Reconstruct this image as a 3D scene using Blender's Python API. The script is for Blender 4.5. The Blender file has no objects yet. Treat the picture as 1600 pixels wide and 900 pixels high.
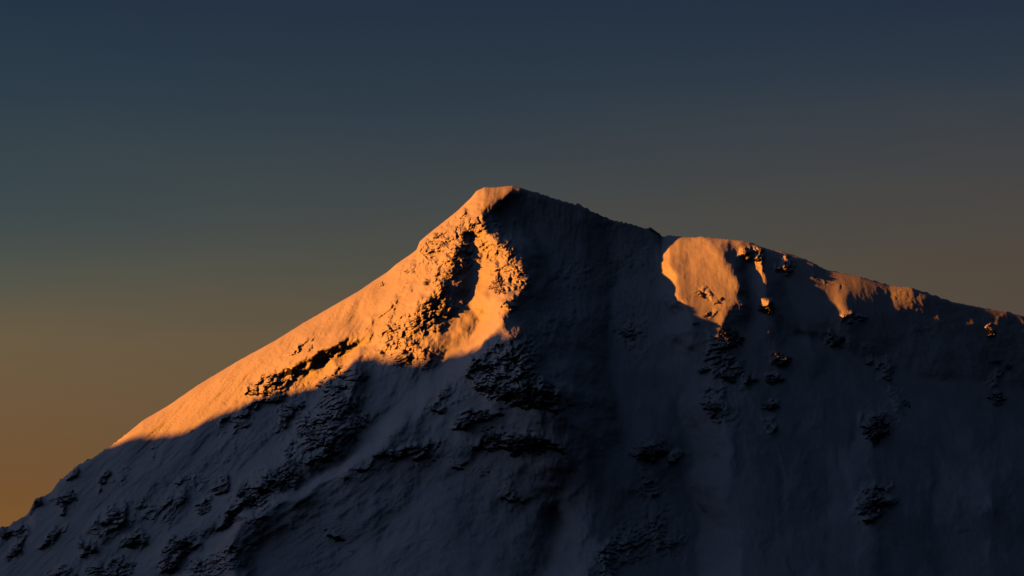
import bpy, math
import numpy as np
C = bpy.context.scene.collection
SC = bpy.context.scene
# ---------------------------------------------------------------- terrain model (numpy)
import math
import numpy as np
PX = 1.25                    # metres per photo pixel at the mountain
DIST = 6000.0                # camera to mountain, metres
PITCH = math.radians(7.0)
CAM_Z = 30.0
FPX = DIST / PX              # focal length in photo pixels
SUN_AZ = math.radians(21.0)  # how far the sun stands on the camera's side of due left
SUN_EL = math.radians(10.0)
SUN = np.array([-math.cos(SUN_AZ)*math.cos(SUN_EL), -math.sin(SUN_AZ)*math.cos(SUN_EL), math.sin(SUN_EL)])

# ---------------------------------------------------------------- camera, sky, sun, exposure
cam_data = bpy.data.cameras.new("camera")
cam = bpy.data.objects.new("camera", cam_data); C.objects.link(cam)
cam.location = (0, -DIST, CAM_Z)
cam.rotation_euler = (math.radians(90) + PITCH, 0, 0)
cam_data.sensor_width = 36.0
cam_data.lens = 36.0*FPX/1600.0
cam_data.clip_start = 1.0; cam_data.clip_end = 200000.0
SC.camera = cam
SC.view_settings.view_transform = 'Standard'; SC.view_settings.look = 'None'
SC.view_settings.exposure = 0.18; SC.view_settings.gamma = 1.0
SC.view_settings.use_curve_mapping = False

def lin(r, g, b):
    return tuple(((c/255+.055)/1.055)**2.4 if c > 10 else c/255/12.92 for c in (r, g, b))

W = bpy.data.worlds.new("World"); SC.world = W; W.use_nodes = True
nt = W.node_tree; nt.nodes.clear()
N_ = nt.nodes.new; Lk = nt.links.new
out = N_("ShaderNodeOutputWorld"); bg = N_("ShaderNodeBackground"); bg.inputs[1].default_value = 0.1
Lk(bg.outputs[0], out.inputs[0])
tc = N_("ShaderNodeTexCoord"); sep = N_("ShaderNodeSeparateXYZ"); Lk(tc.outputs["Generated"], sep.inputs[0])
def ramp(inp, stops, interp='LINEAR'):
    r = N_("ShaderNodeValToRGB"); r.color_ramp.interpolation = interp
    e = r.color_ramp.elements
    while len(e) > 1: e.remove(e[-1])
    e[0].position = stops[0][0]; e[0].color = (*stops[0][1], 1)
    for p, c in stops[1:]:
        n = e.new(p); n.color = (*c, 1)
    Lk(inp, r.inputs[0]); return r.outputs[0]
def mathn(op, a, b=None, clamp=False):
    m = N_("ShaderNodeMath"); m.operation = op; m.use_clamp = clamp
    for i, x in enumerate((a, b)):
        if x is None: continue
        if isinstance(x, (int, float)): m.inputs[i].default_value = x
        else: Lk(x, m.inputs[i])
    return m.outputs[0]
# thin high cloud streaks bend the height at which a colour sits
mp = N_("ShaderNodeMapping"); mp.inputs["Rotation"].default_value = (0, math.radians(4), 0); mp.inputs["Scale"].default_value = (1.9, 1.9, 13.0); Lk(tc.outputs["Generated"], mp.inputs[0])
nz = N_("ShaderNodeTexNoise"); nz.inputs["Scale"].default_value = 1.6; nz.inputs["Detail"].default_value = 5.0; nz.inputs["Roughness"].default_value = 0.55; Lk(mp.outputs[0], nz.inputs[0])
wob = mathn('MULTIPLY', mathn('SUBTRACT', nz.outputs[0], 0.5), 0.03)
zz = mathn('ADD', sep.outputs[2], wob)
zen = lin(26,37,55)
left = ramp(zz, [(0.0, lin(140,92,40)), (.03, lin(132,88,42)), (.0556, lin(118,83,48)), (.075, lin(114,86,56)), (.104, lin(108,92,68)), (.127, lin(83,85,75)), (.149, lin(62,74,77)),
                 (.18, lin(46,62,74)), (.214, lin(36,51,68)), (.30, lin(27,40,57)), (.6, zen), (1.0, lin(25,35,52))])
right = ramp(zz, [(0.0, lin(92,74,50)), (.06, lin(90,76,56)), (.10, lin(87,74,61)), (.125, lin(82,73,63)), (.145, lin(75,71,67)), (.165, lin(65,67,70)), (.187, lin(48,59,71)),
                  (.214, lin(36,49,66)), (.30, lin(27,39,56)), (.6, zen), (1.0, lin(25,35,52))])
fx = mathn('ADD', mathn('MULTIPLY', sep.outputs[0], 1/0.33), 0.5, True)
mx = N_("ShaderNodeMix"); mx.data_type = 'RGBA'; Lk(fx, mx.inputs[0]); Lk(left, mx.inputs[6]); Lk(right, mx.inputs[7])
# outside the view: left sky boosted to fill shaded snow, right and camera side dimmed
sx = N_("ShaderNodeMapRange"); Lk(sep.outputs[0], sx.inputs[0])
for i, v_ in zip((1,2,3,4), (-1.0, 1.0, 0.0, 1.0)): sx.inputs[i].default_value = v_
gx = ramp(sx.outputs[0], [(0.0, (10.5,7.6,5.8)), (.2, (5.8,4.2,3.4)), (.4, (1.0,)*3), (.59, (1.0,)*3), (.78, (.3,)*3), (1.0, (.06,)*3)])
sy = N_("ShaderNodeMapRange"); Lk(sep.outputs[1], sy.inputs[0])
for i, v_ in zip((1,2,3,4), (-1.0, 1.0, 0.0, 1.0)): sy.inputs[i].default_value = v_
gy = ramp(sy.outputs[0], [(0.0, (.20,)*3), (.25, (.32,)*3), (.6, (.8,)*3), (.8, (1.0,)*3)])
# away from the afterglow the low sky is as blue as the high sky
side = mathn('MAXIMUM', ramp(sx.outputs[0], [(0.0, (.55,)*3), (.25, (.3,)*3), (.42, (0,)*3), (.60, (0,)*3), (.8, (1,)*3)]), ramp(sy.outputs[0], [(0.0, (1,)*3), (.5, (1,)*3), (.85, (.4,)*3), (.97, (0,)*3)]))
mb = N_("ShaderNodeMix"); mb.data_type = 'RGBA'; Lk(side, mb.inputs[0]); Lk(mx.outputs[2], mb.inputs[6]); mb.inputs[7].default_value = (*lin(33,46,68), 1)
def vmul(a, b):
    m = N_("ShaderNodeMix"); m.data_type = 'RGBA'; m.blend_type = 'MULTIPLY'; m.inputs[0].default_value = 1.0
    for k, x in ((6, a), (7, b)):
        if isinstance(x, tuple): m.inputs[k].default_value = (*x, 1)
        else: Lk(x, m.inputs[k])
    return m.outputs[2]
grad = vmul(vmul(mb.outputs[2], gx), gy)
vs = N_("ShaderNodeVectorMath"); vs.operation = 'SCALE'; vs.inputs[3].default_value = 8.45; Lk(grad, vs.inputs[0])
skyt = N_("ShaderNodeTexSky"); skyt.sky_type = 'NISHITA'; skyt.sun_disc = False
skyt.sun_elevation = SUN_EL; skyt.sun_rotation = math.atan2(SUN[0], SUN[1]); skyt.altitude = 2000
vn = N_("ShaderNodeVectorMath"); vn.operation = 'SCALE'; vn.inputs[3].default_value = 0.003; Lk(skyt.outputs[0], vn.inputs[0])
va = N_("ShaderNodeVectorMath"); va.operation = 'ADD'; Lk(vs.outputs[0], va.inputs[0]); Lk(vn.outputs[0], va.inputs[1])
Lk(va.outputs[0], bg.inputs[0])

sd = bpy.data.lights.new("sun", 'SUN'); sd.energy = 5.0; sd.angle = math.radians(0.5); sd.color = (1.0, 0.275, 0.022)
sun = bpy.data.objects.new("sun", sd); C.objects.link(sun)
from mathutils import Vector
sun.rotation_euler = Vector(SUN.tolist()).to_track_quat('Z', 'Y').to_euler()
sun.location = (-3000, -3000, 2500)
SC.cycles.max_bounces = 4; SC.cycles.diffuse_bounces = 0
def world(u, v, y):
    """photo direction (u, v) and depth y (metres beyond the summit plane) -> world point"""
    a = (u - 800.0) / FPX
    b = (450.0 - v) / FPX
    dy = math.cos(PITCH) - b*math.sin(PITCH)
    dz = math.sin(PITCH) + b*math.cos(PITCH)
    t = (y + DIST) / dy
    return a*t, y + 0*t, CAM_Z + dz*t

def image(x, y, z):
    yy = y + DIST; zz = z - CAM_Z
    f = yy*math.cos(PITCH) + zz*math.sin(PITCH)
    h = -yy*math.sin(PITCH) + zz*math.cos(PITCH)
    return 800.0 + FPX*x/f, 450.0 - FPX*h/f

# ---- noise
def _hash(ix, iy, seed):
    h = (ix*374761393 + iy*668265263 + seed*2147483647 + 1442695041) & 0xffffffff
    h = ((h ^ (h >> 13))*1274126177) & 0xffffffff
    h = ((h ^ (h >> 16))*2246822519) & 0xffffffff
    return (h ^ (h >> 15)) & 0xffffff

def gnoise(x, y, seed=0):
    x = np.asarray(x, dtype=np.float64); y = np.asarray(y, dtype=np.float64)
    x0 = np.floor(x); y0 = np.floor(y)
    fx = x - x0; fy = y - y0
    ix = x0.astype(np.int64); iy = y0.astype(np.int64)
    sx = fx*fx*fx*(fx*(fx*6-15)+10); sy = fy*fy*fy*(fy*(fy*6-15)+10)
    def g(dx, dy):
        a = _hash(ix+dx, iy+dy, seed)*(2*math.pi/16777216.0)
        return np.cos(a)*(fx-dx) + np.sin(a)*(fy-dy)
    a = g(0,0); b = g(1,0); c = g(0,1); d = g(1,1)
    a += (b-a)*sx; c += (d-c)*sx
    return (a + (c-a)*sy)*1.5

def fbm(x, y, octv, seed=0, gain=0.5, lac=2.03):
    s = 0; amp = 1
    for i in range(octv):
        s = s + amp*gnoise(x, y, seed+i*17)
        amp *= gain; x = x*lac + 13.7; y = y*lac + 7.3
    return s

def ridged(x, y, octv, seed=0, gain=0.5, lac=2.1):
    s = 0; amp = 1; w = 1
    for i in range(octv):
        n = 1 - (np.sqrt(gnoise(x, y, seed+i*31)**2+.014)-.09)*1.6
        n = n*w
        s = s + amp*n
        w = np.clip(n*1.3, 0, 1)
        amp *= gain; x = x*lac + 3.1; y = y*lac + 9.7
    return s

def billow(x, y, octv, seed=0, gain=0.55):
    s = 0; amp = 1
    for i in range(octv):
        s = s + amp*(np.abs(gnoise(x, y, seed+i*13))*2.6 - .55)
        amp *= gain; x = x*2.07 + 5.1; y = y*2.07 + 1.7
    return s

def cells(x, y, seed=0):
    """jittered cell noise: blocky heights with flat tilted facets, plus distance to the border"""
    x0 = np.floor(x).astype(np.int64); y0 = np.floor(y).astype(np.int64)
    f1 = np.full(x.shape, 9.0); f2 = np.full(x.shape, 9.0); val = np.zeros(x.shape)
    for dy in (-1,0,1):
        for dx in (-1,0,1):
            cx = x0+dx; cy = y0+dy
            h = _hash(cx, cy, seed); h2 = _hash(cx, cy, seed+101); h3 = _hash(cx, cy, seed+202); h4 = _hash(cx, cy, seed+303)
            px = cx + h/16777216.0; py = cy + h2/16777216.0
            ex = x-px; ey = y-py
            d = ex*ex + ey*ey
            vv = (h3/16777216.0 - .5) + ex*(h4/16777216.0-.5)*1.6 + ey*(h/16777216.0-.5)*1.6
            n = d < f1
            f2 = np.where(n, f1, np.minimum(f2, d))
            val = np.where(n, vv, val); f1 = np.where(n, d, f1)
    return val, np.sqrt(f2)-np.sqrt(f1)

# ---- skyline, read off the photograph
SKY = np.array([(-420,1075),(-200,930),(-80,868),(0,822),(13,822),(20,815),(39,805),(45,799),(55,779),(70,773),(79,768),(93,750),(105,740),(120,727),(144,715),
 (177,693),(192,682),(216,663),(223,657),(264,633),(310,601),(370,565),(430,532),(475,504),(520,478),(560,455),(582,440),(605,425),(620,412),
 (642,397),(651,390),(656,377),(670,365),(695,345),(715,329),(735,310),(745,298),(757,292.5),(775,292.5),(800,290),(817,294),(840,300),(872,311),(905,320),
 (915,324),(937,336),(960,344),(985,349),(1005,355),(1020,357),(1027,362),(1034,370),(1045,367),(1060,369),(1080,371),(1095,370),(1130,373),(1160,376),
 (1170,378),(1195,387),(1220,392),(1245,400),(1270,410),(1290,421),(1318,427),(1344,432),(1370,440),(1390,446),(1425,449),(1460,462),(1488,471),
 (1517,477),(1543,482),(1572,487),(1600,494),(1700,522),(1900,590),(2300,770),(2900,1075)], dtype=float)
def sky(u): return np.interp(u, SKY[:,0], SKY[:,1])
_su = np.arange(-700, 2400, 5.0)
def _smooth(w, T=SKY):
    k = np.exp(-0.5*(np.arange(-3*w, 3*w+1, 5)/w)**2); k /= k.sum()
    y = np.interp(_su, T[:,0], T[:,1])
    y = np.pad(y, len(k)//2, mode='edge')
    return np.convolve(y, k, mode='valid')[:len(_su)]
_sky_smooth = _smooth(70.0)
_sky_wide = _smooth(230.0)
def ysky_smooth(u): return np.interp(u, _su, _ys_smooth)
def sky_smooth(u): return np.interp(u, _su, _sky_smooth)
YS = np.array([(-900,90),(-420,60),(0,30),(200,5),(500,0),(650,6),(745,0),(812,0),(905,38),(1000,90),(1020,102),(1034,104),(1050,94),(1060,88),(1100,78),(1160,72),(1230,73),(1290,77),(1360,90),(1400,99),(1460,114),(1600,172),(1900,290),(2080,340)], dtype=float)
def ysky(u): return np.interp(u, YS[:,0], YS[:,1])
_ys_smooth = _smooth(70.0, YS)
SLOPE = 1.22

# ---- ridges and gullies: (u, v, protrusion towards the viewer in photo pixels)
LINES = [
 # summit arete
 [(806,293,0),(790,309,12),(770,321,26),(747,332,34),(756,346,44),(768,361,54),(782,375,60),(796,395,58),(812,415,66),(827,435,78),(815,447,84),(800,458,98),(786,475,122),(775,500,136),(787,522,144),(808,545,150),(832,570,154),(860,600,152),(884,630,138),(908,670,112),(925,715,74),(938,770,30)],
 [(802,309,-12),(790,326,-20),(777,341,-10),(790,352,-14),(806,370,0)],
 [(816,298,-4),(815,318,-20),(818,340,-32),(832,368,-38),(852,410,-34),(880,470,-28)],
 # rib left of the summit arete
 [(735,340,22),(728,352,30),(720,375,42),(704,402,52),(694,440,60),(680,470,66),(668,498,62),(645,530,42),(615,556,34)],
 # chute between
 [(743,370,16),(748,398,8),(748,440,-2),(752,478,-18),(742,510,-26),(705,552,-8),(660,590,4),(590,660,0),(540,715,0),(492,752,4),(440,774,12),(390,800,14),(335,833,6),(290,868,-4),(240,950,-8),(160,1075,0)],
 # left crag rib
 [(590,543,22),(556,556,30),(546,563,44),(545,600,56),(535,650,54),(500,690,50),(455,728,50),(425,750,44),(380,775,38),(335,803,30),(290,838,22),(260,890,20),(180,980,10)],
 # hollow left of it
 [(515,562,14),(505,600,8),(470,650,4),(400,710,0),(330,770,0),(250,850,-4),(150,960,0)],
 [(560,525,34),(515,546,44),(480,561,42),(445,577,32),(400,612,14),(360,640,8)],
 # rib falling left from the rock face, down to the bluff
 [(777,508,136),(755,550,92),(710,600,54),(656,640,54),(620,675,58),(575,708,60),(530,740,64),(480,771,70),(420,798,86),(366,826,100),(358,860,100),(372,900,102),(380,1000,100),(390,1075,96)],
 [(505,800,22),(450,832,22),(402,868,24),(396,900,26)],
 [(560,850,-14),(500,900,-20),(470,1000,-20)],
 [(720,712,8),(650,762,-10),(610,830,-22),(590,900,-14),(580,1075,-14)],
 [(850,740,10),(780,800,-36),(750,880,-56),(730,960,-60),(720,1075,-56)],
 # bowl
 [(930,338,-3),(950,380,-40),(955,430,-62),(950,500,-62),(958,580,-48),(962,640,-30),(962,700,-22)],
 [(870,800,-60),(850,860,-80),(830,950,-80)],
 # lower middle ridge
 [(990,640,-16),(1011,680,8),(1000,720,14),(989,742,18),(991,771,20),(965,790,16),(940,811,12),(918,891,4),(880,1075,-20)],
 [(1050,520,-14),(1065,600,-20),(1080,700,-40),(1090,800,-60),(1090,900,-60),(1100,1075,0)],
 # shoulder
 [(1045,370,0),(1049,410,26),(1054,455,44),(1066,500,48),(1080,530,24)],
 [(1031,376,-6),(1026,400,-18),(1028,440,-20),(1034,490,-10)],
 [(1100,371,6),(1130,400,36),(1146,430,49),(1160,455,56),(1158,482,54),(1124,506,46),(1118,545,14),(1112,600,10),(1130,680,30),(1150,800,15),(1160,1075,10)],
 [(1180,400,-2),(1168,430,-4),(1168,470,0),(1170,520,6),(1168,600,0)],
 [(1172,379,0),(1185,405,16),(1192,440,30),(1197,476,36),(1210,520,0),(1215,560,-14),(1205,640,-14),(1210,750,3)],
 [(1212,392,0),(1226,430,-2),(1240,480,-12),(1280,650,-34),(1290,800,-18)],
 [(1235,520,-34),(1300,556,-44),(1380,575,-52),(1450,580,-64),(1520,600,-62),(1600,610,-74),(1700,650,-74)],
 [(1318,470,7),(1332,494,6),(1310,540,-20)],
 [(1340,620,-46),(1335,700,-40)],
 [(1400,600,-52),(1385,640,-46),(1370,680,-34),(1365,790,0),(1360,900,10)],
 [(1465,650,-52),(1460,750,-40),(1460,900,-30)],
 [(1562,630,-66),(1558,680,-60),(1560,800,10)],
 [(1660,700,-60),(1660,900,-20)],
 [(575,538,-6),(535,559,-22),(500,573,-24),(465,588,-14),(432,602,-4)],
 [(526,584,-20),(495,602,-20),(458,614,-8)],
 # left flank
 [(300,700,6),(200,800,10),(100,900,12)],
 [(250,760,-4),(180,850,-6)],
]
GU0, GV0, GS = -420.0, 260.0, 4.0
GW, GH = 626, 212
def solve_field():
    lv = [8,4,2,1]
    F = None
    for k in lv:
        w = (GW + k - 1)//k + 1; h = (GH + k - 1)//k + 1
        fix = np.zeros((h,w)); val = np.zeros((h,w))
        st = GS*k
        lines = LINES + [[(u, float(sky(u)), 0.0) for u in np.arange(-420, 2081, 6)]]
        for L in lines:
            L = np.array(L, dtype=float)
            for a, b in zip(L[:-1], L[1:]):
                n = max(2, int(np.hypot(*(b-a)[:2])/(st*0.6))+1)
                t = np.linspace(0,1,n)[:,None]
                p = a + (b-a)*t
                i = np.round((p[:,0]-GU0)/st).astype(int); j = np.round((p[:,1]-GV0)/st).astype(int)
                ok = (i>=0)&(i<w)&(j>=0)&(j<h)
                np.add.at(fix, (j[ok],i[ok]), 1); np.add.at(val, (j[ok],i[ok]), p[ok,2])
        m = fix > 0
        val[m] /= fix[m]
        if F is None: F = np.zeros((h,w))
        else:
            yy = np.clip(np.arange(h)/2.0, 0, F.shape[0]-1); xx = np.clip(np.arange(w)/2.0, 0, F.shape[1]-1)
            F = bil(F, xx[None,:]+0*yy[:,None], yy[:,None]+0*xx[None,:])
        F[m] = val[m]
        for it in range(260 if k > 1 else 120):
            P = np.pad(F, 1, mode='edge')
            G = 0.25*(P[:-2,1:-1]+P[2:,1:-1]+P[1:-1,:-2]+P[1:-1,2:])
            F = np.where(m, F, F + 1.0*(G-F))
    for it in range(5):
        P = np.pad(F, 1, mode='edge')
        F = 0.5*F + 0.125*(P[:-2,1:-1]+P[2:,1:-1]+P[1:-1,:-2]+P[1:-1,2:])
    return F

def bil(F, x, y):
    x = np.clip(x, 0, F.shape[1]-1.001); y = np.clip(y, 0, F.shape[0]-1.001)
    i = x.astype(int); j = y.astype(int); fx = x-i; fy = y-j
    return (F[j,i]*(1-fx)+F[j,i+1]*fx)*(1-fy) + (F[j+1,i]*(1-fx)+F[j+1,i+1]*fx)*fy

# ---- rocky areas: (u, v, half length, half width, tilt in degrees clockwise from right, strength)
CRAGS = [
 (690,380,60,24,-40,.9),(735,350,26,18,0,1),(700,420,50,24,-55,1),(780,400,40,22,60,1.1),(800,430,30,20,20,1.1),(668,492,46,24,-50,1.1),
 (625,520,45,26,-45,1),(640,555,30,16,-10,.9),(780,350,22,18,40,.6),(600,480,70,8,-38,.45),(800,475,20,10,-20,.9),
 (530,600,36,26,-70,1.1),(505,665,50,34,-35,1.2),(555,650,30,20,-60,.8),(470,700,40,16,-40,.9),(425,610,30,14,-40,.9),(470,545,34,6,-40,.6),
 (400,600,36,8,-38,.6),(390,640,40,10,-45,.8),(350,660,20,8,-50,.6),
 (800,560,46,40,35,1.1),(760,580,30,34,-60,1),(835,614,56,18,8,1.1),(740,651,34,10,-15,.9),(808,690,50,15,5,1.0),(640,703,48,12,-10,.8),
 (690,628,30,12,-40,.6),(720,730,60,12,10,.25),(870,500,50,60,60,.35),(890,440,50,60,60,.3),(985,520,40,26,60,.45),(970,420,30,50,10,.28),
 (1005,400,20,20,0,.3),
 (1105,462,22,7,20,.4),(1112,488,16,5,-25,.3),(1134,562,36,28,70,.8),(1118,630,36,20,60,.8),(1165,590,20,12,70,.5),(1217,563,16,10,20,.6),
 (1205,595,16,9,0,.6),(1205,632,16,8,10,.6),(1200,665,10,14,0,.5),(1165,395,12,8,60,.9),(1185,400,18,8,60,.8),(1195,474,12,8,60,.7),(1228,415,14,8,50,.7),
 (1305,525,16,10,20,.8),(1380,575,34,12,40,.5),(1405,625,20,12,60,.5),(1370,668,26,24,-50,.7),(1365,788,28,22,-50,1.2),(1335,495,12,6,0,.6),(1440,520,40,8,50,.2),
 (1562,590,14,24,10,.5),(1557,620,12,12,0,.6),(1548,520,8,6,0,.5),(1430,470,60,10,30,.12),
 (1022,708,34,14,10,1.1),(1015,760,22,26,60,.5),(990,850,60,26,-50,.5),(1030,830,40,30,50,.5),(960,870,60,24,-50,.7),
 (405,775,46,24,-40,1.3),(430,750,30,18,-10,1.2),(370,800,30,16,-45,1),(335,880,44,22,-20,1.1),(275,858,30,18,-45,1.1),(320,795,18,9,-35,1.0),(347,760,10,14,20,.9),
 (175,812,34,16,-45,1),(208,845,18,12,-20,1),(165,748,14,8,-45,.9),(190,745,14,16,-60,.4),(93,783,12,8,-60,.8),(115,780,12,10,0,.8),(80,840,26,8,-40,.9),(25,857,26,10,-48,.9),
 (133,855,16,8,0,.9),(180,888,34,14,0,1),(100,892,20,8,0,.8),(60,790,20,8,-50,.9),(110,735,20,6,-45,.8),(20,830,20,10,10,.8),(240,790,50,14,-45,.5),(280,780,40,20,-45,.55),
 (290,760,40,14,-45,.5),(250,700,30,10,-45,.35),(360,700,34,9,-45,.3),(525,835,16,8,10,.5),(540,862,12,6,30,.4),(800,770,26,20,60,.35),
 (560,735,40,12,-10,.4),(1290,440,30,6,20,.2),(450,640,40,14,-50,.9),
]
def crag_mask(u, v):
    m = np.zeros(u.shape)
    wu = u + 14*fbm(u/38, v/38, 3, 5); wv = v + 12*fbm(u/34, v/34, 3, 9)
    for (cu, cv, a, b, ang, s) in CRAGS:
        R = 2.0*max(a, b) + 22
        k = (np.abs(u-cu) < R) & (np.abs(v-cv) < R)
        if not k.any(): continue
        c, sn = math.cos(math.radians(ang)), math.sin(math.radians(ang))
        x = wu[k]-cu; y = wv[k]-cv
        d = ((x*c+y*sn)/a)**2 + ((-x*sn+y*c)/b)**2
        m[k] = np.maximum(m[k], s*np.exp(-d*0.9))
    m = np.where(m > .12, m, m*.6)
    return m

FIELD = None
def grain(u, v):
    """coordinate across the fall line, for streaks in the snow"""
    c = np.interp(u, [0,400,820,1150,1600],[.85,.72,.12,-.12,-.3])
    return u + c*(v-500)

def coarse(u, v):
    global FIELD
    if FIELD is None: FIELD = solve_field()
    far = np.clip((np.maximum(v-sky(u), 0)-6)/90, 0, 1)
    wu = u + 3.5*fbm(u/30, v/30, 3, 71) + 16*far*fbm(u/110, v/90, 2, 73); wv = v + 3.5*fbm(u/30, v/30, 3, 72) + 16*far*fbm(u/100, v/120, 2, 74)
    P = bil(FIELD, (wu-GU0)/GS, (wv-GV0)/GS)
    h = np.maximum(v - sky(u), 0)
    b = np.clip(h/70.0, 0, 1); b = b*b*(3-2*b)
    ref = sky(u)*(1-b) + sky_smooth(u)*b
    b3 = np.clip((h-230)/280.0, 0, 1)*np.interp(u, [400,560,1000,1180], [0,.75,.75,0])
    ref = ref*(1-b3) + np.interp(u, _su, _sky_wide)*b3
    return ysky(u)*(1-b) + ysky_smooth(u)*b - SLOPE*np.where(h > 0, v-ref, 0) - P, h

def depth(u, v, parts=False):
    """surface depth in photo pixels beyond the summit plane"""
    Y, h = coarse(u, v)
    edge = np.clip(h/10.0, 0, 1)
    g = grain(u, v)
    # rounded crest
    rad = np.interp(u, [0,200,640,745,1000,1100,1600],[8,20,15,7,5,7,6])
    Y = Y + rad*(1-np.sqrt(np.clip(h/rad,0,1)))**2
    # broad swells and fall line runnels
    calm = np.interp(u, [300,650,700,820,900,1040,1250,1600],[1,.9,.5,.5,.8,.4,.24,.22])
    Y = Y - edge*(5.0*calm*fbm(g/90, v/200, 3, 41) + 1.7*calm*fbm(g/22, v/90, 3, 42) + 0.8*calm*fbm(g/7, v/22, 2, 43) + .45*calm*fbm(u/4.5, v/3.6, 2, 45))
    flank = np.interp(u, [100,220,640,740],[.3,1,1,0])
    Y = Y - edge*flank*(3.2*fbm(g/38+2, v/46 + u/120, 3, 141) + 1.1*fbm(g/13, v/17+u/40, 2, 142) + .35*fbm(u/3.4, v/2.8, 2, 143))
    m = crag_mask(u, v)
    m = m*np.clip((h+2)/8, 0, 1)
    # small ribs and gullies that run down the face
    zone = np.interp(u, [0,150,350,640,880,960,1100,1600],[.7,1,1.35,1.2,1,.5,.35,.3])*np.clip((h-25)/90, 0, 1) + .45*np.clip((u-1080)/80, 0, 1)*np.clip((h-190)/120, 0, 1)
    gw = g + 16*fbm(u/60, v/60, 4, 46)
    near_rock = .35 + .9*np.clip(m*1.6, 0, 1)
    Y = Y - zone*(7.5*(ridged(gw/85, v/230, 2, 47)-1.0) + near_rock*2.6*(ridged(gw/26, v/70, 3, 48)-1.0))
    wx = u + 5*fbm(u/14, v/14, 2, 51); wy = v + 5*fbm(u/14, v/14, 2, 52)
    c1, b1 = cells(wx/17 + wy/60, wy/13, 61)
    c2, b2 = cells(wx/7 + 3.3, wy/6 - wx/30, 62)
    c3, b3 = cells(wx/3.3, wy/2.8, 63)
    r = ridged(wx/34, wy/30, 4, 64) - 1.1
    mm = np.clip(m*1.15, 0, 1.2)
    wk = np.clip((mm-.2)/.35, 0, 1)
    crag = mm*(7.0*r*(.4+.6*wk) + wk*6.5*c1 + wk*2.8*c2 + 1.0*c3 + 3.5*billow(wx/26, wy/22, 2, 67) + 4.6*fbm(wx/10, wy/8.5, 4, 68, gain=.58))
    q = np.clip((mm-.15)/.6, 0, 1); crag = crag + 9.0*q*q*(3-2*q)
    # bedding ledges: each bed creeps out, then breaks back
    tb = (v*0.93 + u*0.30)/8.5 + 1.1*fbm(u/46, v/40, 3, 81)
    tc_ = (v*0.90 + u*0.42)/3.6 + 1.0*fbm(u/22, v/20, 2, 82)
    bed = np.clip(fbm(u/30, v/22, 2, 83)*1.6+.45, 0, 1)
    crag = crag + np.clip(mm,0,1)*wk*bed*(6.2*((tb-np.floor(tb))**1.6) + 2.4*((tc_-np.floor(tc_))**1.5) - 2.0)
    # lumps of rime
    rime = billow(u/7.5, v/6.5, 3, 66)
    crag = crag + mm*.9*rime
    Y = Y - crag
    if parts: return Y, m, c2, h
    return Y

# ---- lower limit of the sunlight on the photograph (u, v): the added off-frame ridge is shaped to cast it
LIMIT = [(150,680,0),(200,692,0),(260,676,0),(300,672,0),(340,655,0),(380,634,0),(410,621,0),(440,612,0),(470,602,0),(500,600,0),(530,590,0),(556,572,0),(580,556,0),(605,550,0),(650,563,0),(700,553,0),(745,546,0),(775,524,0)]

def sunco(x, y, z):
    k = x/SUN[0]
    return y - SUN[1]*k, z - SUN[2]*k
def caster_curve():
    L = np.array(LIMIT, dtype=float)
    x, y, z = world(L[:,0], L[:,1], coarse(L[:,0], L[:,1])[0]*PX)
    a, b = sunco(x, y, z)
    o = np.argsort(a); a = a[o]; b = b[o]
    ga = np.arange(-1500, 1500, 10.0)
    gb = np.interp(ga, a, b)
    gb = np.where(ga > a[-1], b[-1]-(ga-a[-1])*.5, gb); gb = np.where(ga < a[0], b[0]+(a[0]-ga)*.1, gb)
    k = np.ones(7)/7
    gb = np.convolve(np.pad(gb, 3, mode='edge'), k, mode='valid')
    return ga, gb
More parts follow.
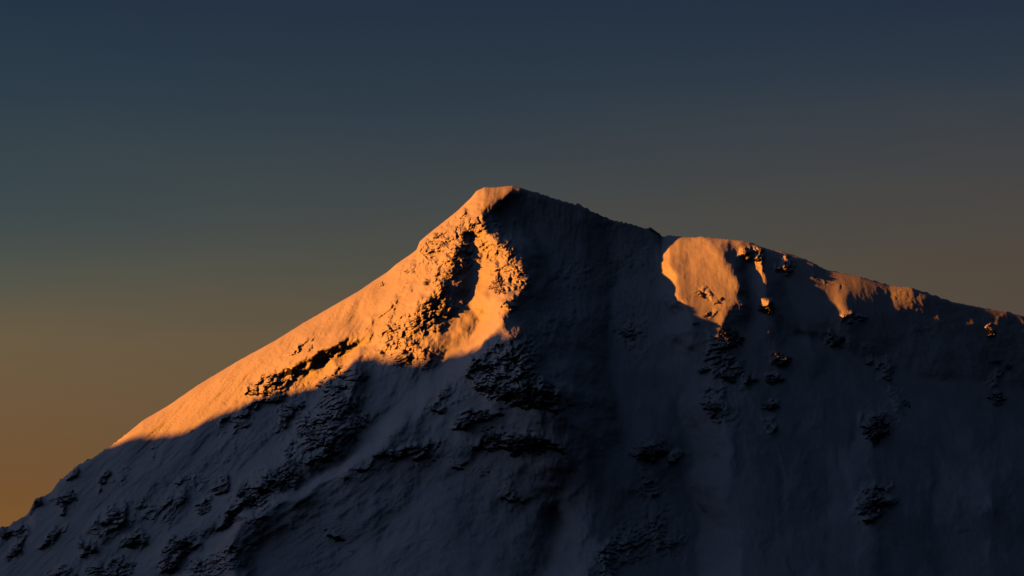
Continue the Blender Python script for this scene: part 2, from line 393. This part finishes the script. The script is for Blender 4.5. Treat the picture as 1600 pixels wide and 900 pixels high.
# ---------------------------------------------------------------- materials
def mat(name):
    m = bpy.data.materials.new(name); m.use_nodes = True
    return m, m.node_tree, m.node_tree.nodes["Principled BSDF"]
def node(nt, kind, **kw):
    n = nt.nodes.new(kind)
    for k, v in kw.items(): n.inputs[k].default_value = v
    return n
def snow_rock(name, rock_bias, rock_cols, snow_lo=(.62,.64,.66), snow_hi=(.75,.77,.79), use_attr=True):
    """snow lying on what is flat enough to hold it, bare rock on what is too steep"""
    m, nt, bs = mat(name); L = nt.links.new
    geo = nt.nodes.new("ShaderNodeNewGeometry")
    n1 = node(nt, "ShaderNodeTexNoise", Scale=0.12, Detail=6.0, Roughness=0.65); L(geo.outputs["Position"], n1.inputs["Vector"])
    n2 = node(nt, "ShaderNodeTexNoise", Scale=0.012, Detail=5.0, Roughness=0.6); L(geo.outputs["Position"], n2.inputs["Vector"])
    sep = nt.nodes.new("ShaderNodeSeparateXYZ"); L(geo.outputs["Normal"], sep.inputs[0])
    # rock colour
    rr = nt.nodes.new("ShaderNodeValToRGB"); rr.color_ramp.elements[0].position = .35; rr.color_ramp.elements[1].position = .7
    rr.color_ramp.elements[0].color = (*rock_cols[0], 1); rr.color_ramp.elements[1].color = (*rock_cols[1], 1); L(n1.outputs[0], rr.inputs[0])
    sr = nt.nodes.new("ShaderNodeValToRGB"); sr.color_ramp.elements[0].position = .3; sr.color_ramp.elements[1].position = .65
    sr.color_ramp.elements[0].color = (*snow_lo, 1); sr.color_ramp.elements[1].color = (*snow_hi, 1); L(n2.outputs[0], sr.inputs[0])
    a = nt.nodes.new("ShaderNodeMath"); a.operation = 'MULTIPLY_ADD'; L(n1.outputs[0], a.inputs[0]); a.inputs[1].default_value = .7; L(sep.outputs[2], a.inputs[2])
    mr = nt.nodes.new("ShaderNodeMapRange"); mr.interpolation_type = 'SMOOTHSTEP'; L(a.outputs[0], mr.inputs[0])
    mr.inputs[1].default_value = rock_bias + .07; mr.inputs[2].default_value = rock_bias - .07; mr.inputs[3].default_value = 0; mr.inputs[4].default_value = 1
    fac = mr.outputs[0]
    if use_attr:
        at = nt.nodes.new("ShaderNodeAttribute"); at.attribute_name = "rocky"
        # the steeper the ground must be, the less rocky the area
        sh = nt.nodes.new("ShaderNodeMath"); sh.operation = 'MULTIPLY_ADD'; L(at.outputs["Fac"], sh.inputs[0]); sh.inputs[1].default_value = -.55; L(a.outputs[0], sh.inputs[2])
        L(sh.outputs[0], mr.inputs[0])
        mm = nt.nodes.new("ShaderNodeMath"); mm.operation = 'MULTIPLY'; mm.use_clamp = True
        m3 = nt.nodes.new("ShaderNodeMath"); m3.operation = 'MULTIPLY'; m3.inputs[1].default_value = 6.0; m3.use_clamp = True; L(at.outputs["Fac"], m3.inputs[0])
        L(fac, mm.inputs[0]); L(m3.outputs[0], mm.inputs[1]); fac = mm.outputs[0]
    mx = nt.nodes.new("ShaderNodeMix"); mx.data_type = 'RGBA'; L(fac, mx.inputs[0]); L(sr.outputs[0], mx.inputs[6]); L(rr.outputs[0], mx.inputs[7])
    L(mx.outputs[2], bs.inputs["Base Color"])
    bs.inputs["Roughness"].default_value = .85
    if "Specular IOR Level" in bs.inputs: bs.inputs["Specular IOR Level"].default_value = .15
    n3 = node(nt, "ShaderNodeTexNoise", Scale=0.35, Detail=5.0, Roughness=0.7); L(geo.outputs["Position"], n3.inputs["Vector"])
    bp = nt.nodes.new("ShaderNodeBump"); bp.inputs["Strength"].default_value = .55; bp.inputs["Distance"].default_value = 1.6
    L(n3.outputs[0], bp.inputs["Height"]); L(bp.outputs[0], bs.inputs["Normal"])
    return m
M_SNOW = snow_rock("wind packed snow over rock", 0.14, ((.030,.028,.027),(.085,.078,.072)))
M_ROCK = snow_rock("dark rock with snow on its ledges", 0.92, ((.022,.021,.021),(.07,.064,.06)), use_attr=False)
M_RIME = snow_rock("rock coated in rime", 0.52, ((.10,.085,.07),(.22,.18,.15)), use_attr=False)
M_VALE = snow_rock("wooded valley darkened for shade", 9.0, ((.012,.016,.014),(.03,.036,.032)), use_attr=False)  # ground tone darkened in place of valley shade, to stop orange bounce

# ---------------------------------------------------------------- mesh helpers
def grid_mesh(name, X, Y, Z, mtl, attr=None, flip=False):
    h, w = X.shape
    me = bpy.data.meshes.new(name)
    co = np.stack([X, Y, Z], -1).reshape(-1, 3).astype(np.float32)
    idx = np.arange(h*w, dtype=np.int32).reshape(h, w)
    q = np.stack([idx[:-1,:-1], idx[1:,:-1], idx[1:,1:], idx[:-1,1:]], -1).reshape(-1, 4)
    if flip: q = q[:, ::-1]
    return raw_mesh(name, co, q, mtl, attr)
def raw_mesh(name, co, q, mtl, attr=None, smooth=True):
    me = bpy.data.meshes.new(name)
    me.vertices.add(len(co)); me.vertices.foreach_set("co", np.ascontiguousarray(co, dtype=np.float32).ravel())
    me.loops.add(q.size); me.loops.foreach_set("vertex_index", np.ascontiguousarray(q, dtype=np.int32).ravel())
    me.polygons.add(len(q)); me.polygons.foreach_set("loop_start", np.arange(0, q.size, q.shape[1], dtype=np.int32))
    me.polygons.foreach_set("use_smooth", np.full(len(q), smooth))
    me.update(calc_edges=True)
    if attr is not None:
        a = me.attributes.new("rocky", 'FLOAT', 'POINT'); a.data.foreach_set("value", attr.ravel().astype(np.float32))
    me.materials.append(mtl)
    o = bpy.data.objects.new(name, me); C.objects.link(o)
    return o

# ---------------------------------------------------------------- the mountain
def cols():
    a = np.arange(-420, -40, 6.0); b = np.arange(-40, 1640, 1.0); c = np.arange(1640, 2100, 6.0); d = np.arange(2100, 2901, 16.0)
    return np.concatenate([a, b, c, d])
def build_mountain():
    u = cols(); R = 800
    t = np.linspace(0, 1, R)[:,None]
    s = sky(u) + (0.8*gnoise(u/4.0, u*0, 7) + 1.9*ridged(u/16.0, u*0+3, 3, 8) - 1.9)*np.interp(u, [0, 170, 210, 640, 810, 830, 1030, 1060, 1160, 1200], [1.6, 1.3, .15, .12, .12, 1.4, 1.3, .35, .4, .7])
    V = s[None,:] + (1082 - s[None,:])*t
    U = np.broadcast_to(u[None,:], V.shape).copy()
    Yp = np.empty(V.shape); m = np.empty(V.shape)
    for j in range(0, R, 100):
        yy, mm, _, _ = depth(U[j:j+100], V[j:j+100], True)
        Yp[j:j+100] = yy; m[j:j+100] = mm
    X, Y, Z = world(U, V, Yp*PX)
    # the far side of the mountain, from the crest down to the valley behind
    nb = 70
    k = np.arange(nb, 0, -1)[:,None]
    dist = 4.0*k + 0.45*k*k
    bx = np.broadcast_to(X[0][None,:], (nb, len(u))); drop = dist*0.75*np.minimum(1, dist/60+.25)
    rough = 9*fbm(bx/60, dist/60+0*bx, 4, 91)*np.minimum(1, dist/40)
    BY = Y[0][None,:] + dist; BZ = Z[0][None,:] - drop + rough
    X = np.concatenate([bx, X]); Y = np.concatenate([BY, Y]); Z = np.concatenate([BZ, Z])
    m = np.concatenate([np.zeros((nb, len(u))), m])
    lit = np.interp(U, [500,700,830,900],[0.02,0,.02,1])*np.interp(V, [480,600],[1,1])
    m[nb:] *= np.where(V < 560 + 0.0*U, lit, 1.0)
    return grid_mesh("mountain", X, Y, Z, M_SNOW, m, flip=False)
mountain = build_mountain()
mountain["kind"] = "structure"

# ---------------------------------------------------------------- added unseen ridge, crest shaped so its shadow lies on the lower slopes
def build_shadow_ridge():
    ga, gb = caster_curve()
    k = -3200.0/SUN[0]
    A = ga; cz = gb + SUN[2]*k + 20*fbm(A/70, A*0, 4, 3); cy = A + SUN[1]*k
    cz = np.clip(cz, 30, None)
    s = np.linspace(-1, 1, 41)
    X = -3200 + s[:,None]*1300 + 0*A[None,:]
    fall = np.abs(s)[:,None]
    Z = cz[None,:]*(1-fall) + 25*fall*(1-fall)*fbm(X/150, cy[None,:]/150 + 0*X, 4, 12)*4 - 20*fall
    Yg = cy[None,:] + 0*X
    o = grid_mesh("added_shadow_ridge", X, Yg, Z, M_VALE)
    o["kind"] = "structure"; return o
build_shadow_ridge()

def build_ground():
    a = np.linspace(-60000, 60000, 121)
    X, Y = np.meshgrid(a, a[::-1] )
    near = np.exp(-(X**2 + (Y+DIST)**2)/3000.0**2)
    Z = 0*X - 0.0 + 60*fbm(X/9000, Y/9000, 3, 77)*(1-np.exp(-((X)**2 + (Y+3000)**2)/9000.0**2))
    o = grid_mesh("ground", X, Y, Z, M_VALE); o["kind"] = "structure"; return o
build_ground()

# ---------------------------------------------------------------- outcrops and boulders standing out of the snow
def outcrop(u, v, a, b, ang, bulge, seed, name, label, cat, group, mtl=None):
    """closed craggy body rooted in the slope; a, b half length and half width in photo pixels"""
    mtl = mtl or M_ROCK
    nr = int(max(8, max(a, b)/0.8)); na = int(max(24, 2*math.pi*max(a, b)/1.0))
    th = np.linspace(0, 2*math.pi, na, endpoint=False)
    cs, sn = np.cos(th), np.sin(th)
    jag = 1 + .55*fbm(cs*1.6+seed*3.1, sn*1.6-seed*1.7, 4, seed, gain=.62)
    c, s_ = math.cos(math.radians(ang)), math.sin(math.radians(ang))
    r = np.linspace(0, 1, nr)[:,None]**.9
    px = r*cs*a*jag; py = r*sn*b*jag
    U = u + px*c - py*s_; V = v + px*s_ + py*c
    V = np.maximum(V, sky(U) + 0.6)
    base = depth(U, V)
    prof = np.sqrt(np.clip(1-r**2.6, 0, 1))
    n1, e1 = cells(U/5.5, V/4.4 - U/16, seed+5); n2, e2 = cells(U/2.6, V/2.1, seed+6)
    tb = (V*.93 + U*.25)/5.0 + fbm(U/20, V/16, 3, seed+9); tb = tb - np.floor(tb)
    front = base - .8*bulge*prof*(1 + .8*n1 + .6*n2 + .9*(tb**1.5-.4) + .8*fbm(U/7, V/6, 4, seed+8, gain=.6)) + 4.0*(1-prof)
    back = base + 8.0 + bulge*.5*prof
    X1, Y1, Z1 = world(U, V, front*PX)
    X2, Y2, Z2 = world(U, V, back*PX)
    co = np.concatenate([np.stack([X1,Y1,Z1],-1).reshape(-1,3), np.stack([X2,Y2,Z2],-1).reshape(-1,3)])
    n = nr*na
    i = np.arange(nr-1)[:,None]*na; j = np.arange(na)[None,:]; jn = (j+1) % na
    f1 = np.stack([i+j, i+na+j, i+na+jn, i+jn], -1).reshape(-1,4)
    f2 = f1[:, ::-1] + n
    l = (nr-1)*na; j = np.arange(na); jn = (j+1) % na
    f3 = np.stack([l+j, n+l+j, n+l+jn, l+jn], -1)
    q = np.concatenate([f1, f2, f3])
    org = np.array(world(np.array(float(u)), np.array(float(v)), depth(np.array([float(u)]), np.array([float(v)]))[0]*PX))
    o = raw_mesh(name, co - org, q, mtl, smooth=False)
    o.location = org.tolist()
    o["label"] = label; o["category"] = cat
    if group: o["group"] = group
    return o
GD = "dark outcrops breaking through the shaded snow"
GS_ = "small rocks sticking out of the snow"
GB = "rocks and boulders catching the low sun"
OUT = [
 # u, v, half length, half width, tilt, bulge, name, label, group, material
 (836,617,46,13,4,9,"rock_outcrop","widest black rock band, low in the shaded face under the summit",GD),
 (822,692,40,13,4,9,"rock_outcrop","long black rock shelf just below the widest black band",GD),
 (770,682,15,6,10,5,"rock_outcrop","short dark rock left of the long black shelf",GD),
 (738,653,25,8,-18,6,"rock_outcrop","dark slanting rock rib left of the widest black band",GD),
 (650,703,26,8,-12,5,"rock_outcrop","dim broken rock on the hump left of the long black shelf",GD),
 (589,712,9,5,-20,4,"rock_outcrop","small black rock at the left end of the hump beside the smooth gully",GS_),
 (434,757,14,5,-20,6,"rock_outcrop","deepest black hollowed rock at the right of the big lower left crag",GD),
 (378,768,13,7,-50,6,"rock_outcrop","broken black rock on the left edge of the big lower left crag",GD),
 (396,792,10,5,-70,4,"rock_outcrop","narrow upright rock in the middle of the big lower left crag",GD),
 (372,812,14,4,-20,4,"rock_outcrop","thin dark rock at the foot of the big lower left crag",GD),
 (320,797,12,5,-30,6,"rock_outcrop","black rock below a shaded snow chute, left of the big lower left crag",GD),
 (346,764,9,7,-35,5,"rock_outcrop","small black rock knob above the snow chute, left of the big crag",GD),
 (279,852,20,7,-42,6,"rock_outcrop","dark slanting rock near the lower edge, under the chute rock",GD),
 (262,872,11,6,-50,5,"rock_outcrop","ragged rock tip just under the dark slanting rock near the lower edge",GD),
 (478,678,18,5,-5,6,"rock_outcrop","dark overhang at the foot of the left crag rib",GD),
 (513,692,14,4,-8,5,"rock_outcrop","thin dark ledge right of the overhang at the rib's foot",GD),
 (208,847,13,9,-25,5,"rock_outcrop","dark rock cluster on the shaded left slope near the bottom",GD),
 (160,748,11,5,-50,4,"rock_outcrop","small dark rock high on the shaded left slope below the skyline",GS_),
 (93,783,8,4,-60,3,"rock_outcrop","small upright dark rock close to the left skyline",GS_),
 (114,779,8,5,10,4,"rock_outcrop","small dark rock right of the upright one near the left skyline",GS_),
 (80,842,20,5,-40,5,"rock_outcrop","long dark diagonal rock in the lower left corner slope",GD),
 (22,862,20,5,-48,5,"rock_outcrop","diagonal dark rock nearest the lower left corner",GD),
 (133,855,11,4,5,4,"rock_outcrop","flat dark rock right of the long diagonal one at lower left",GS_),
 (58,780,10,7,-50,5,"rock_outcrop","dark rock knob standing on the left skyline",GD),
 (8,832,10,12,10,5,"rock_outcrop","dark rock at the very left edge where the skyline leaves the picture",GD),
 (1143,528,24,14,25,7,"rock_outcrop","broad black outcrop under the sunlit shoulder",GD),
 (1102,578,10,5,-10,5,"rock_outcrop","small black rock left of the outcrops below the shoulder",GS_),
 (1138,590,14,7,20,6,"rock_outcrop","black rock just below the broad outcrop under the shoulder",GD),
 (1112,636,16,9,15,6,"rock_outcrop","black outcrop at the lower end of the rock trail under the shoulder",GD),
 (1170,596,6,11,10,5,"rock_outcrop","narrow upright rock between the two rock trails on the right face",GS_),
 (1220,562,16,9,5,7,"rock_outcrop","dark rock knob under the small sunlit spur right of the shoulder",GD),
 (1208,594,13,6,0,6,"rock_outcrop","second dark rock down from the small sunlit spur",GD),
 (1203,634,14,6,5,6,"rock_outcrop","third dark rock down from the small sunlit spur",GD),
 (1200,664,6,3,0,3,"rock_outcrop","tiny rock at the bottom of the string below the sunlit spur",GS_),
 (1198,484,16,7,5,6,"rock_outcrop","black rock directly beneath the lit tip of the small spur",GD),
 (1309,531,10,5,20,5,"rock_outcrop","small dark rock under the dim right sunlit patch",GS_),
 (1358,567,9,3,-20,3,"rock_outcrop","thin rock fleck topmost in the right hand rock trail",GS_),
 (1388,592,7,4,10,4,"rock_outcrop","small rock in the middle of the right hand rock trail",GS_),
 (1416,630,9,6,30,3,"rock_outcrop","dark rock low and right in the right hand rock trail",GS_),
 (1371,669,25,22,-60,8,"rock_outcrop","largest rounded black outcrop on the right face",GD),
 (1366,789,24,14,-25,8,"rock_outcrop","lone black outcrop low on the smooth right face",GD),
 (1556,566,9,4,-10,4,"rock_outcrop","small rock at the top of the far right rock trail",GS_),
 (1576,572,6,5,20,4,"rock_outcrop","small rock right of the top of the far right rock trail",GS_),
 (1557,618,12,6,-8,6,"rock_outcrop","black rock at the foot of the far right rock trail",GD),
 (1559,630,8,4,0,4,"rock_outcrop","flat rock right under the foot of the far right trail",GS_),
 (1549,523,8,4,10,4,"rock_outcrop","small dark rock just below the far right skyline",GS_),
 (1022,707,25,8,6,7,"rock_outcrop","black rock crowning the low middle spur",GD),
 (982,524,14,6,20,4,"rock_outcrop","faint rock patch in the dark bowl right of the summit",GD),
 (1022,359,16,3.5,24,4,"rock_outcrop","dark rock lip on the skyline where the sunlit shoulder begins",GD),
 (936,335,14,2.5,28,3,"rock_outcrop","dark rock lip on the skyline right of the summit",GS_),
 # sunlit ones
 (777,446,14,13,-35,11,"boulder","big round boulder in the notch of the sunlit rock rib",GB),
 (683,368,8,4.5,-35,5,"boulder","dark angular boulder high in the sunlit face near the left skyline",GB),
 (690,382,5,4.5,0,5,"boulder","dark boulder just below the angular one in the sunlit face",GB),
 (700,371,3.5,4,20,4,"boulder","brown boulder right of the angular one in the sunlit face",GB),
 (722,363,4,3.5,30,4,"boulder","black boulder on the crest of the upper sunlit rib",GB),
 (720,384,3,5,-10,4,"boulder","small upright dark boulder lower on the upper sunlit rib",GB),
 (666,440,7,4.5,-30,6,"boulder","dark brown boulder above the long shadow in the sunlit face",GB),
 (635,424,5,4,-20,4,"boulder","lone dark boulder close under the left skyline",GB),
 (597,444,5,4,-50,3,"boulder","small brown boulder further down the left skyline edge",GB),
 (485,543,9,3.5,-50,3,"boulder","string of brown rock on the smooth sunlit slope",GB),
 (424,590,8,4.5,-30,5,"boulder","brown broken rock at the lower edge of the sunlit slope",GB),
 (300,672,5,3,-30,3,"boulder","small dark rock where the sunlight ends at the lower left",GB),
 (1093,459,9,5,20,5,"boulder","cluster of dark rock in the middle of the sunlit shoulder",GB),
 (1122,470,9,3.5,-35,4,"boulder","slanting dark rock right of the cluster on the sunlit shoulder",GB),
 (1086,505,8,3.5,-20,4,"boulder","dark rock at the lower tip of the sunlit shoulder",GB),
 (1105,490,7,2.5,-35,3,"boulder","thin slanting rock above the lower tip of the sunlit shoulder",GB),
 (1165,394,6,5,50,5,"boulder","dark edged rock just under the skyline of the sunlit shoulder",GB),
 (1226,420,6,3.5,60,4,"boulder","small rock in the shadow tongue right of the sunlit shoulder",GB),
]
for k, r in enumerate(OUT):
    u, v, a, b, ang, bulge, name, label, grp = r
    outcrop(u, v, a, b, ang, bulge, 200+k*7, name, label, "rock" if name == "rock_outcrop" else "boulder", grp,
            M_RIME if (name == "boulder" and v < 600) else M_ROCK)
